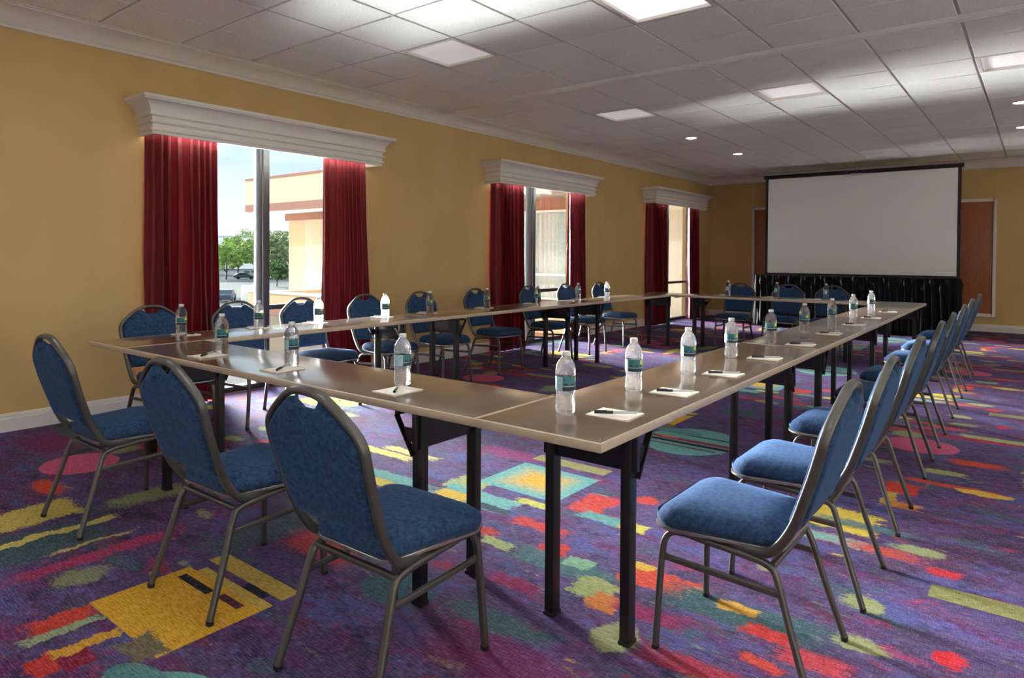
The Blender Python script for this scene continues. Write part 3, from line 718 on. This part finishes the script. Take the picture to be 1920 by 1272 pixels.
def make_chair():
    R = empty('banquet_chair')
    # seat cushion
    S = lambda ins, z: rrout(.222, .178, -.150, .262, .085, .05, ins, z)
    lv = [(.016, .408), (.004, .412), (0, .424), (.001, .438), (.006, .450), (.016, .461), (.034, .470), (.065, .476), (.11, .479), (.16, .480)]
    rg = []
    for ins, z in lv:
        ring = S(ins, z)
        rg.append([(x, y, zz-(.020*max(0, (y-.17)/.09)**2 if zz > .44 else 0)) for x, y, zz in ring])
    MB().rings(rg).build('seat', 'blue_fabric', R, smooth=60)
    MB().rings([rrout(.220, .176, -.146, .260, .085, .05, 0, .396), rrout(.224, .180, -.150, .264, .085, .05, 0, .400), rrout(.224, .180, -.150, .264, .085, .05, 0, .408),
                rrout(.220, .176, -.146, .260, .085, .05, .0, .411)]).build('seat_band', 'chair_steel', R, smooth=40)
    # backrest pad with the hand-hold dip
    W = lambda z: .176+.028*min(1, max(0, (z-.47)/.22))
    def zt(x):
        h = hoop_z(x*1.03)-.014
        q = min(1, max(0, (abs(x)-.026)/.058)); dip = .849+.040*q*q*(3-2*q) if abs(x) < .085 else 9
        if abs(x) < .085: return min(h, dip)
        return h
    nx, nz = 44, 18
    def face(side):
        def fn(u, v):
            s = (u-.5)*2
            xw = s*.204; top = zt(xw); z0 = .490
            z = z0+(top-z0)*v
            x = s*W(z)
            if z > .770: x = s*.204
            e = min(1, (1-abs(s))/.10, )
            e2 = min(1, v/.05, (1-v)/.07)
            th = .007+.017*sqrt(max(0, 1-(1-e)**2))*sqrt(max(0, 1-(1-e2)**2))
            if side > 0: th += .006*sin(pi*u)*sin(pi*v)
            if side < 0: th += .004*sin(x*70)*max(0, (v-.82)/.18)*min(1, e2)
            return (x, yback(z)+side*th, z)
        return fn
    b = MB(); b.grid(face(1), nx, nz, flip=True); n1 = len(b.v); b.grid(face(-1), nx, nz)
    # rim strips
    idx = lambda i, j: j*(nx+1)+i
    rim = []
    loop = [(i, 0) for i in range(nx)]+[(nx, j) for j in range(nz)]+[(i, nz) for i in range(nx, 0, -1)]+[(0, j) for j in range(nz, 0, -1)]
    for a, c in zip(loop, loop[1:]+loop[:1]):
        rim.append((idx(*a), idx(*c), idx(*c)+n1, idx(*a)+n1))
    b.f += rim
    b.build('backrest', 'blue_fabric', R, smooth=60)
    # hoop
    half = [(.172, .03, .390), (.182, -.06, .390), (.190, -.112, .400), (.194, -.148, .432), (.198, yback(.50), .50), (.205, yback(.58), .58), (.211, yback(.66), .66), (.216, yback(.73), .73), (.214, yback(.768), .768),
            (.197, yback(.800), .800), (.163, yback(.831), .831), (.124, yback(.860), .860), (.084, yback(.885), .885), (.044, yback(.897), .897), (0, yback(.900), .900)]
    path = half+[(-x, y, z) for x, y, z in half[-2::-1]]
    sp = smoothpath(path, 5)
    # profile: deep front-to-back, thin in the back plane
    vs = []; k = 10; n = len(sp)
    m = MB(); rings = []
    for i, p in enumerate(sp):
        d = (sp[min(i+1, n-1)]-sp[max(i-1, 0)]).normalized()
        bn = Vector((0, -.96, -.28))
        if p.z < .46: 
            f = min(1, (.46-p.z)/.05); bn = Vector((0, -.96, -.28)).lerp(Vector((0, -.25, -.97)), f)
        a = d.cross(bn).normalized(); c = a.cross(d).normalized()
        rings.append([tuple(p+a*pa+c*pb) for pa, pb in rrect(.0100, .0145, .007, 2)])
    m.rings(rings).build('back_frame', 'chair_metal', R, smooth=50)
    # base: legs and rails
    leg = rrect(.0125, .0095, .006, 2)
    for s in (-1, 1):
        fl = smoothpath([(s*.185, .100, .384), (s*.186, .150, .389), (s*.188, .190, .384), (s*.191, .212, .362), (s*.194, .221, .325), (s*.200, .228, .22), (s*.215, .235, .012)], 5)
        L = MB().sweep(fl, leg, ref=(s, 0, 0)).build('leg', 'chair_metal', R, smooth=50)
        MB().sweep([(s*.215, .235, 0), (s*.2149, .235, .012)], rrect(.0135, .0105, .006, 2), ref=(s, 0, 0)).build('foot_cap', 'black_rubber', L, smooth=50)
        rl = smoothpath([(s*.185, -.06, .372), (s*.185, -.10, .366), (s*.186, -.128, .352), (s*.190, -.145, .315), (s*.200, -.180, .20), (s*.217, -.243, .012)], 5)
        L = MB().sweep(rl, leg, ref=(s, 0, 0)).build('leg', 'chair_metal', R, smooth=50)
        MB().sweep([(s*.217, -.243, 0), (s*.2169, -.2428, .012)], rrect(.0135, .0105, .006, 2), ref=(s, 0, 0)).build('foot_cap', 'black_rubber', L, smooth=50)
        MB().sweep([(s*.193, .221, .300), (s*.193, -.148, .286)], rrect(.007, .010, .004, 2), ref=(s, 0, 0)).build('stretcher', 'chair_metal', R, smooth=50)
    f = MB()
    for s in (-1, 1): f.sweep(smoothpath([(s*.185, .104, .384), (s*.185, .02, .379), (s*.185, -.066, .371)], 4), leg, ref=(s, 0, 0))
    f.sweep([(-.186, -.124, .360), (.186, -.124, .360)], rrect(.010, .009, .005, 2), ref=(0, 1, 0))
    f.sweep([(-.185, .10, .386), (.185, .10, .386)], rrect(.010, .008, .004, 2), ref=(0, 1, 0))
    f.build('seat_frame', 'chair_metal', R, smooth=50)
    return R
chair0 = make_chair(); used = [False]
ORD = ['first', 'second', 'third', 'fourth', 'fifth', 'sixth', 'seventh', 'eighth', 'ninth']
def place_chair(x, y, rz, label, group):
    o = chair0 if not used[0] else copy_tree(chair0); used[0] = True
    X, Y = T(x, y); o.location = (X, Y, 0); o.rotation_euler[2] = rz+PHI
    tag(o, label, 'chair', group)
XO, XI = -.947, -4.492         # outer edges of the ring
YN, YFAR = 1.653, 9.40
jit = random.Random(3)
for i, (x, d) in enumerate(((-3.556, .0), (-2.435, .0), (-1.597, .0))):
    place_chair(x, YN+.017-.235-.002, .0, ['blue padded chair seen from behind, leftmost at the near table', 'blue padded chair seen from behind, middle of three at the near table',
                 'blue padded chair seen from behind, rightmost and largest of three at the near table'][i], 'chairs along the near table')
for i, y in enumerate((2.235, 2.905, 3.745, 4.757, 5.57, 6.633, 7.62, 8.77)):
    lab = 'blue padded chair seen side-on in the right row, %s from the camera' % ORD[i]
    if i == 7: lab = 'blue padded chair in the right row, farthest from the camera'
    if i == 0: lab = 'blue padded chair with whole seat in view, nearest in the right row'
    place_chair(XO+.235+(0 if i < 1 else .015), y, pi/2+jit.uniform(-.015, .015), lab, 'chairs along the right row')
LL = {0: 'blue padded chair behind the left table corner, nearest of the window row', 1: 'blue padded chair against the near window, left of its dark mullion',
      2: 'blue padded chair against the near window, just right of its mullion', 3: 'blue padded chair before the right curtain of the near window',
      4: 'blue padded chair before bare yellow wall, nearer of two between the first windows', 5: 'blue padded chair just left of the middle window, before its left curtain edge',
      6: 'blue padded chair at the left part of the middle window', 7: 'blue padded chair at the right part of the middle window', 8: 'blue padded chair right of the middle window, farthest of the window row'}
for i, y in enumerate((2.257, 2.92, 3.53, 4.24, 4.975, 5.86, 6.895, 7.75, 8.675)):
    place_chair(XI-.245, y, -pi/2+jit.uniform(-.02, .02), LL[i], 'chairs along the window row')
for i, x in enumerate((-3.352, -2.681, -2.103)):
    place_chair(x, YFAR+.255, pi+(.05 if i == 0 else 0), ['blue padded chair at the far table, leftmost of three, before the bare wall', 'blue padded chair at the far table, middle of three, before the black skirt',
                 'blue padded chair at the far table, rightmost of three, before the black skirt'][i], 'chairs along the far table')

# ------------------------------------------------------------------ tables
def make_table(L, W=.472):
    """long axis x, origin on the floor under the centre."""
    R = empty('folding_table'); zt = .75; a, b = L/2-.002, W/2-.001
    tp = MB().box(-a+.006, -b+.006, zt-.028, a-.006, b-.006, zt).build('table_top', 'table_laminate', R, bevel=.002)
    e = MB(); pr = [(0, 0), (.006, .003), (.008, .012), (.008, .020), (.006, .028), (0, .0305)]
    rings = []
    for sx, sy in ((-1, -1), (1, -1), (1, 1), (-1, 1)):
        rings.append([(sx*(a-.007+o), sy*(b-.007+o), zt-.030+z) for o, z in pr])
    rings.append(rings[0]); e.rings(rings, False, False)
    e.build('edge_band', 'table_edge', R, smooth=30)
    MB().box(-a+.05, -b+.03, zt-.042, -a+.09, b-.03, zt-.028).box(a-.09, -b+.03, zt-.042, a-.05, b-.03, zt-.028).build('end_cleat', 'black_steel', R)
    for s in (-1, 1):
        x = s*(L/2-.333)
        MB().box(x-.010, -b+.05, zt-.175, x+.010, b-.05, zt-.028).box(x-.035, -b+.05, zt-.040, x+.035, b-.05, zt-.028).build('leg_apron', 'black_bracket', R, bevel=.003)
        for q in (-1, 1):
            y = q*(b-.085)
            MB().box(x-.024, y-.018, 0.012, x+.024, y+.018, zt-.028).build('leg', 'black_steel', R, bevel=.004)
            MB().box(x-.027, y-.021, 0, x+.027, y+.021, .014).build('foot_cap', 'black_rubber', R, bevel=.003)
        yb = (b-.06)
        g = MB()
        for q in (-1, 1):
            g.bar((x-s*.01, q*yb, zt-.20), (x-s*.10, q*yb, zt-.06), .006, .022, up=(0, 1, 0))
            g.box(min(x, x-s*.06), q*yb-.003, zt-.15, max(x, x-s*.06), q*yb+.003, zt-.10)
        g.bar((x-s*.10, -yb, zt-.055), (x-s*.10, yb, zt-.055), .02, .012)
        g.build('fold_brace', 'black_steel', R)
    return R
def table(x, y, rz, L, lab):
    o = make_table(L); X, Y = T(x, y); o.location = (X, Y, 0); o.rotation_euler[2] = rz+PHI
    tag(o, lab, 'table', 'folding tables set in a ring'); return o
Wt = .472
seams = [1.653, 4.190, 6.720, 9.40]
nl = ['nearest', 'middle', 'farthest']
for i in range(3):
    ya, yb = seams[i], seams[i+1]
    table(XO-Wt/2, (ya+yb)/2, pi/2, yb-ya, 'narrow brown folding table with black legs, %s of three in the right row' % nl[i])
    table(XI+Wt/2, (ya+yb)/2, pi/2, yb-ya, 'narrow brown folding table with black legs, %s of three in the window row' % nl[i])
xa, xb = XI+Wt, XO-Wt
table((xa+xb)/2, YN+Wt/2, 0, xb-xa, 'narrow brown folding table with black legs, crossing between both rows nearest the camera')
table((xa+xb)/2, YFAR-Wt/2, 0, xb-xa, 'narrow brown folding table with black legs, crossing between both rows at the far end')

# ------------------------------------------------------------------ bottles, notepads, pens
def make_bottle():
    R = empty('water_bottle')
    pr = [(.0, .002), (.022, .000), (.029, .003), (.0315, .010), (.0325, .020), (.0310, .028), (.0322, .034), (.0306, .043), (.0312, .050), (.0300, .058), (.0304, .066), (.0318, .074), (.0320, .080),
          (.0320, .126), (.0330, .131), (.0334, .142), (.0322, .154), (.0285, .167), (.0225, .179), (.0160, .188), (.0128, .192), (.0122, .197)]
    pr = [(r*1.05, z) for r, z in pr]
    MB().lathe(pr, 28).build('bottle_body', 'bottle_water', R, smooth=60)
    MB().lathe([(.0339, .080), (.0341, .082), (.0341, .124), (.0339, .126)], 28, cap=False).build('label_wrap', 'bottle_label', R, smooth=60)
    cp = MB()
    rg = []
    for r, z in ((.0140, .194), (.0146, .195), (.0146, .206), (.0138, .209)):
        rg.append([((r+(.0005 if i % 2 else 0))*cos(2*pi*i/36), (r+(.0005 if i % 2 else 0))*sin(2*pi*i/36), z) for i in range(36)])
    cp.rings(rg).build('cap', 'bottle_cap', R, smooth=50)
    return R
bot0 = make_bottle(); ub = [0]
def bottle(x, y, lab, grp, rz):
    o = bot0 if not ub[0] else copy_tree(bot0); ub[0] = 1
    X, Y = T(x, y); o.location = (X, Y, .7505); o.rotation_euler[2] = rz
    tag(o, lab, 'water bottle', grp)
def make_pad():
    R = empty('notepad')
    m = MB().box(-.0625, -.077, 0, .0625, .077, .005); m.build('page_block', 'paper', R, bevel=.0008, seg=1)
    MB().box(-.063, -.0775, 0, .063, -.066, .0062).build('binding_strip', 'paper', R)
    return R
def make_pen():
    R = empty('pen')
    MB().sweep([(-.068, 0, .006), (-.006, 0, .006)], ell(.0055, .0055, 10), ref=(0, 0, 1)).build('grip', 'pen_black', R, smooth=50)
    MB().sweep([(-.006, 0, .006), (.062, 0, .006), (.074, 0, .006)], ell(.0048, .0048, 10), ref=(0, 0, 1)).build('barrel', 'pen_clear', R, smooth=50)
    MB().box(-.066, -.0015, .010, -.026, .0015, .0125).build('clip', 'pen_black', R)
    return R
pad0 = make_pad(); pen0 = make_pen(); up = [0]
def padpen(x, y, rz, prz, side, i, n, px=0, py=0):
    o = pad0 if not up[0] else copy_tree(pad0); q = pen0 if not up[0] else copy_tree(pen0); up[0] = 1
    X, Y = T(x, y); o.location = (X, Y, .7503); o.rotation_euler[2] = rz+PHI
    X, Y = T(x+px, y+py); q.location = (X, Y, .7567); q.rotation_euler[2] = prz+PHI
    w = place_word(side, i, n)
    tag(o, 'white paper notepad '+w, 'notepad', 'notepads on the tables')
    tag(q, 'dark tipped pen lying on the notepad '+w, 'pen', 'pens on the notepads')
def place_word(side, i, n):
    if side == 'right':
        return 'on the right row, '+('nearest the camera' if i == 0 else 'farthest from the camera' if i == n-1 else '%s from the camera' % ORD[i])
    if side == 'left':
        return 'on the window row, '+('nearest the camera' if i == 0 else 'farthest from the camera' if i == n-1 else '%s from the camera' % ORD[i])
    if side == 'front': return 'on the near table, '+['leftmost', 'middle', 'rightmost'][i]+' of three'
    return 'on the far table, '+['leftmost', 'middle', 'rightmost'][i]+' of three'
RB = [(-1.235, 1.911), (-1.23, 2.399), (-1.224, 2.924), (-1.243, 3.541), (-1.255, 4.278), (-1.25, 5.052), (-1.232, 5.812), (-1.228, 6.623), (-1.225, 7.479)]
RP = [1.985, 2.454, 2.983, 3.595, 4.313, 5.063, 5.878, 6.646, 7.516]
for i, (x, y) in enumerate(RB):
    bottle(x, y, 'clear water bottle '+place_word('right', i, 9), 'water bottles on the right row', 2.2+jit.uniform(-.3, .3)-.02*i+ (0 if i < 3 else -.7))
    padpen(-1.087+jit.uniform(-.006, .006), RP[i], pi/2+jit.uniform(-.04, .04), .52+jit.uniform(-.12, .12), 'right', i, 9, .006, -.01)
LB = [(-4.286, 2.113), (-4.249, 2.635), (-4.238, 3.125), (-4.254, 3.802), (-4.265, 4.344), (-4.272, 5.159), (-4.239, 5.986), (-4.335, 6.973), (-4.293, 7.609)]
for i, (x, y) in enumerate(LB):
    bottle(x, y, 'clear water bottle '+place_word('left', i, 9), 'water bottles on the window row', 2.0+jit.uniform(-.4, .4))
    padpen(-4.372, y+.07, pi/2+jit.uniform(-.04, .04), .5+pi+jit.uniform(-.2, .2), 'left', i, 9)
for i, (x, y) in enumerate(((-3.442, 1.915), (-2.784, 1.900), (-2.025, 1.905))):
    bottle(x, y, 'clear water bottle '+place_word('front', i, 3), 'water bottles on the near table', 2.4+.3*i)
    padpen((-3.37, -2.705, -1.937)[i], 1.798, jit.uniform(-.03, .03), 2.25, 'front', i, 3, -.005, 0)
for i, (x, y) in enumerate(((-3.273, 9.18), (-2.618, 9.17), (-2.006, 9.13))):
    bottle(x, y, 'clear water bottle '+place_word('back', i, 3), 'water bottles on the far table', 2.6)
    padpen(x-.15, y+.09, jit.uniform(-.03, .03), .8, 'back', i, 3)

# camera (the photograph keeps its verticals nearly parallel: a small shift)
F, CY, PITCH, ROLL, YAW, HCAM = 1257.9, 500.3, -.0155, -.0066, .6547+PHI, 1.28
def camrot():
    B = Matrix(((1, 0, 0), (0, 0, -1), (0, 1, 0)))
    return Matrix.Rotation(YAW, 3, 'Z') @ Matrix.Rotation(PITCH, 3, 'X') @ Matrix.Rotation(ROLL, 3, 'Y') @ B
CR = camrot()
cd = bpy.data.cameras.new('camera'); cam = bpy.data.objects.new('camera', cd); COL.objects.link(cam)
cd.sensor_width = 36; cd.sensor_fit = 'HORIZONTAL'; cd.lens = 36*F/1920
cd.shift_y = -(636-CY)/1920
cd.clip_start = .05; cd.clip_end = 1500
cam.matrix_world = Matrix.Translation((0, 0, HCAM)) @ CR.to_4x4()
SC.camera = cam
def ground_at(px, dist):
    d = CR @ Vector((px-960, -(480-CY), -F)); d.z = 0; d.normalize(); return d*dist

# ------------------------------------------------------------------ outdoors
ZG = -4.5
def outdoors():
    gp = [(-6.05, 3), (-6.05, 420), (-420, 420), (-420, 152)]
    MB().rings([[(x, y, ZG-.3) for x, y in gp], [(x, y, ZG) for x, y in gp]]).build('street_ground', 'asphalt', kind='structure')
    MB().box(-44, 18, ZG-.1, -24.6, 30, ZG+.06).build('grass_verge', 'grass', kind='structure')
    p, q = ground_at(400, 74), ground_at(466, 74); p2, q2 = ground_at(400, 80), ground_at(470, 80)
    MB().rings([[(v.x, v.y, z) for v in (p, q, q2, p2)] for z in (ZG-.1, ZG+.08)]).build('grass_strip', 'grass', kind='structure')
    p, q = ground_at(395, 96), ground_at(545, 96); p2, q2 = ground_at(395, 150), ground_at(545, 150)
    MB().rings([[(v.x, v.y, z) for v in (p, q, q2, p2)] for z in (ZG-.1, ZG+.04)]).build('street_pavement', 'pavement', kind='structure')
    # neighbouring wing of the building
    r = empty('building_wing', (-15, 16, ZG)); tag(r, 'cream stucco building wing with deep overhanging roof outside the windows', 'building')
    g = lambda z: z-ZG
    x0 = -27.6+15; x1 = XW-.3+15
    MB().box(x0, 0, g(3.15)+.30, x1, 9, g(4.50)).build('roof_fascia', 'cream_stucco', r)
    MB().box(x0-.03, -.03, g(4.50), x1, 9, g(4.60)).build('roof_coping', 'terracotta_band', r)
    MB().box(x0-.02, -.02, g(3.15), x1, 9, g(3.45)).build('fascia_band', 'terracotta_band', r)
    MB().box(x0+.05, .05, g(3.12), x1, 9, g(3.16)).build('soffit', 'soffit_beige', r)
    xa = -26.6+15
    MB().box(xa, 1.5, 0, -14.2+15, 8.5, g(3.12)).build('end_wall', 'peach_stucco', r)
    MB().box(xa-.12, 1.38, g(2.80), -14.2+15, 1.5, g(3.12)).box(xa-.12, 1.5, g(2.80), xa, 8, g(3.12)).build('cap_band', 'terracotta_band', r)
    MB().box(xa+1.35, 1.42, g(-.3), -14.4+15, 1.5, g(2.80)).build('wall_recess_panel', 'cream_stucco', r)
    MB().box(-14.2+15, 1.5, g(2.75), -10.2+15, 8.5, g(3.12)).box(-14.2+15, 1.5, 0, -10.2+15, 8.5, g(-.1)).box(-14.2+15, 2.6, g(-.1), -10.2+15, 8.5, g(2.75)).build('window_bay', 'terracotta_band', r)
    f = MB()
    xx = [-14.15, -12.85, -11.6, -10.25]
    for x in xx: f.box(x+15-.04, 1.46, g(-.1), x+15+.04, 1.56, g(2.75))
    for z in (-.06, .70, 2.72): f.box(-14.2+15, 1.46, g(z)-.035, -10.2+15, 1.56, g(z)+.035)
    f.build('window_frame', 'frame_white', r)
    def dr(u, v):
        x = -14.2+15+4.0*u; return (x, 1.75+.03*sin(x*40)+.02*sin(x*23), g(-.08)+2.8*v)
    MB().grid(dr, 260, 2).build('drape', 'sheer_drape', r, smooth=60)
    MB().box(-14.2+15, 1.50, g(-.08), -10.2+15, 1.506, g(2.72)).build('glazing', 'window_glass', r)
    MB().box(-10.2+15, 1.4, 0, x1, 8.5, g(3.12)).build('plain_wall', 'pale_wall', r)
    # lower roof with a parapet in front of it
    r = empty('roof_terrace', (-15, 14, ZG)); tag(r, 'low flat roof with peach parapet outside, below the building wing', 'building')
    MB().box(-24+15, 0, 0, XW-.3+15, .3, g(-.16)).build('parapet', 'peach_stucco', r)
    MB().box(-24+15, .3, 0, -23.7+15, 3.3, g(-.16)).build('side_parapet', 'peach_stucco', r)
    MB().box(-24.06+15, -.06, g(-.16), XW-.3+15, .36, g(-.10)).build('coping', 'roof_gravel', r)
    MB().box(-23.7+15, .36, 0, XW-.3+15, 3.0, g(-.30)).build('flat_roof', 'roof_gravel', r)
    MB().box(-24.05+15, -.05, g(-.95), XW-.3+15, 0, g(-.68)).build('lower_band', 'terracotta_band', r)
    MB().box(-24.0+15, -.02, g(-2.6), XW-.3+15, 0, g(-.95)).build('lower_wall', 'soffit_beige', r)
outdoors()

def tree(name, lab, p, h, w, mat, seed, trunk=.35):
    rnd = random.Random(seed); r = empty(name, (p.x, p.y, ZG)); tag(r, lab, 'tree', 'trees beyond the street')
    t = MB().sweep([(0, 0, 0), (.1*w*.3, 0, h*trunk), (.05, .1, h*.6)], ell(.022*h, .022*h, 8))
    for k in range(4):
        a = rnd.random()*6.28; t.sweep([(0, 0, h*trunk*.9), (w*.3*cos(a), w*.3*sin(a), h*.62)], ell(.010*h, .010*h, 6))
    t.build('trunk', 'bark', r, smooth=60)
    cr = MB()
    for k in range(120):
        a = rnd.random()*6.28; q = sqrt(rnd.random())*.5*w; z = h*(trunk+.12+(1-trunk-.16)*rnd.random()); s = (.055+.06*rnd.random())*w*(1-.3*q/w)
        cx, cy = q*cos(a), q*sin(a)
        for q_ in range(46):
            d = Vector((rnd.gauss(0, 1), rnd.gauss(0, 1), rnd.gauss(0, 1))).normalized(); rr = s*(.75+.4*rnd.random())
            p0 = Vector((cx, cy, z))+Vector((d.x*rr, d.y*rr, d.z*rr*.75))
            t1 = d.cross(Vector((rnd.random()-.5, rnd.random()-.5, 1))).normalized(); t2 = (d+t1*.6*(rnd.random()-.5)).cross(t1).normalized()
            L_ = .16+.16*rnd.random()
            cr.add([p0-t1*L_, p0-t2*L_*.7, p0+t1*L_, p0+t2*L_*.7], [(0, 1, 2, 3)])
    cr.build('crown', mat, r)
def car(name, lab, p, rz, L, Wd, H, mat, van=False):
    r = empty(name, (p.x, p.y, ZG), rz); tag(r, lab, 'vehicle', 'vehicles outside')
    if van: side = [(-L/2, .35), (-L/2, H*.98), (-L/2+.1, H), (L*.18, H), (L*.30, H*.60), (L*.5, H*.50), (L/2, .4)]
    else: side = [(-L/2, .3), (-L/2, H*.62), (-L*.42, H*.66), (-L*.27, H), (L*.08, H), (L*.24, H*.64), (L*.47, H*.55), (L/2, .35)]
    rings = [[(x, y*(.94 if z > H*.7 else 1), z) for x, z in side] for y in (-Wd/2, -Wd/2+.08, Wd/2-.08, Wd/2)]
    MB().rings(rings).build('body', mat, r, bevel=.05)
    gl = MB()
    if van:
        gl.box(L*.08, -Wd/2-.01, H*.62, L*.22, Wd/2+.01, H*.88); gl.box(L*.22, -Wd*.42, H*.62, L*.27, Wd*.42, H*.86)
    else:
        gl.box(-L*.26, -Wd/2-.005, H*.68, L*.07, Wd/2+.005, H*.93); gl.bar((L*.10, 0, H*.97), (L*.23, 0, H*.68), Wd*.8, .05)
    gl.build('window_glass', 'car_glass', r)
    for sx in (-.31, .31):
        for sy in (-1, 1):
            MB().sweep([(L*sx, sy*(Wd/2-.18), .33), (L*sx, sy*(Wd/2+.02), .33)], ell(.33, .33, 14), ref=(1, 0, 0)).build('wheel', 'tyre', r, smooth=50)
car('van', 'white van parked outside, left of the window mullion', ground_at(470, 84), 2.6, 5.2, 1.95, 2.15, 'car_white', True)
car('car', 'dark blue car parked beside the white van outside', ground_at(424, 90), 2.5, 4.4, 1.8, 1.45, 'car_dark')
car('car', 'dark car parked far away under the trees, nearer the mullion', ground_at(459, 170), .9, 4.6, 1.8, 1.5, 'car_dark')
car('car', 'grey car parked far away under the trees, behind the dark one', ground_at(470, 182), .4, 4.6, 1.8, 1.7, 'car_grey')
car('car', 'light grey car parked far away, right of the mullion', ground_at(514, 166), .5, 4.6, 1.8, 1.6, 'car_grey')
tr = [(424, 168, 8.4, 9, 'foliage_green', 'bright green leafy tree far outside, leftmost beyond the street'), (446, 200, 10.4, 9, 'foliage_green', 'green leafy tree far outside, second from the left'),
      (476, 215, 13.2, 14, 'foliage_grey', 'tall wide grey-green tree far outside, behind the mullion'), (508, 174, 11.2, 8., 'foliage_grey', 'grey-green tree far outside, just right of the mullion'),
      (544, 196, 12.6, 9.0, 'foliage_grey', 'grey-green tree far outside, beside the building corner'), (519, 128, 4.8, 3.6, 'foliage_dark', 'small dark green tree standing nearer, right of the mullion'),
      (384, 215, 9.0, 9, 'foliage_green', 'green tree far outside, hidden mostly by the left curtain'), (590, 205, 11.5, 11, 'foliage_grey', 'grey-green tree far outside behind the building corner')]
for i, (px, d, h, w, m, lab) in enumerate(tr): tree('leafy_tree', lab, ground_at(px, d), h, w, m, 50+i, .22)
for i, (px, d, w, h, lab) in enumerate(((432, 300, 50, 13, 'long white building on the horizon outside'), (330, 340, 46, 12, 'white building on the horizon behind the left curtain'))):
    p = ground_at(px, d); r = empty('distant_building', (p.x, p.y, ZG), .6); tag(r, lab, 'building', 'far white buildings')
    MB().box(-w/2, -8, 0, w/2, 8, h).build('wall', 'far_white', r); MB().box(-w/2-.4, -8.4, h, w/2+.4, 8.4, h+.5).build('roof', 'far_white', r)
    wn = MB()
    for k in range(12):
        x = -w/2+w*(k+.5)/12; wn.box(x-1.2, -8.05, h*.3, x+1.2, -8, h*.75)
    wn.build('windows', 'car_grey', r)

# ------------------------------------------------------------------ light
def world():
    w = bpy.data.worlds.new('sky'); SC.world = w; w.use_nodes = True; nt = w.node_tree; nt.nodes.clear()
    class W_(NT):
        def __init__(s): s.t = nt
    t = W_(); out = t.n('ShaderNodeOutputWorld'); bg = t.n('ShaderNodeBackground'); t.l(bg.outputs[0], out.inputs[0])
    tc = t.n('ShaderNodeTexCoord'); d = t.vmath('NORMALIZE', tc.outputs['Generated'])
    sp = t.n('ShaderNodeSeparateXYZ'); t.l(d, sp.inputs[0]); z = sp.outputs[2]
    h = t.rng(z, -.02, .34)
    c = t.mix(h, (.80, .93, 1.0, 1), (.50, .76, .98, 1))
    # thin cloud bands
    f = t.noise(t.scl(d, (1, 1, 3.2)), 3.2, 6., .62)
    c = t.mix(t.rng(f, .44, .66, 0., .9), c, (1, 1, 1, 1))
    c = t.mix(t.rng(z, .12, .02), c, (.97, .99, 1, 1))
    # added glow band, out of view, that lights the room through the windows
    az = t.math('ARCTAN2', sp.outputs[1], t.math('MULTIPLY', sp.outputs[0], -1.)); el = t.math('ARCSINE', z)
    m = t.math('MULTIPLY', t.rng(az, .46, .20), t.rng(az, -.10, .10))
    e = t.math('SUBTRACT', el, -.02); g = t.math('EXPONENT', t.math('MULTIPLY', t.math('MULTIPLY', e, e), -8.))
    lobe = t.math('MULTIPLY', m, g)
    st = t.math('ADD', SKY_E, t.math('MULTIPLY', lobe, LOBE_E))
    c2 = t.mix(t.rng(lobe, .02, .3), c, (1, .985, .96, 1))
    t.l(c2, bg.inputs[0]); t.l(st, bg.inputs[1])
SKY_E, LOBE_E = .40, 270.
world()
sun = bpy.data.lights.new('sun', 'SUN'); sun.energy = .8; sun.angle = math.radians(3); sun.color = (1, .95, .86)
so = bpy.data.objects.new('sun', sun); COL.objects.link(so)
so.rotation_euler = Vector((-.10, .62, -.62)).to_track_quat('-Z', 'Y').to_euler()
# portals in the window openings guide the sky light
for i, (c, _) in enumerate(WIN):
    if c-HL < YF: continue
    a = bpy.data.lights.new('window_portal', 'AREA'); a.shape = 'RECTANGLE'; a.size = HW+HL; a.size_y = ZH; a.cycles.is_portal = True
    o = bpy.data.objects.new('window_portal', a); COL.objects.link(o); o.location = (XW-.22, c+(HW-HL)/2, ZH/2)
    o.rotation_euler = (0, -pi/2, 0); a.size = ZH; a.size_y = HW+HL
SC.view_settings.view_transform = 'Standard'; SC.view_settings.look = 'None'
SC.view_settings.exposure = 1.52; SC.view_settings.gamma = 1.
SC.view_settings.use_curve_mapping = False
SC.cycles.max_bounces = 10; SC.cycles.diffuse_bounces = 6; SC.cycles.transmission_bounces = 8; SC.cycles.transparent_max_bounces = 12
SC.cycles.caustics_reflective = False; SC.cycles.caustics_refractive = False
SC.cycles.sample_clamp_indirect = 6.
SC.cycles.use_denoising = True
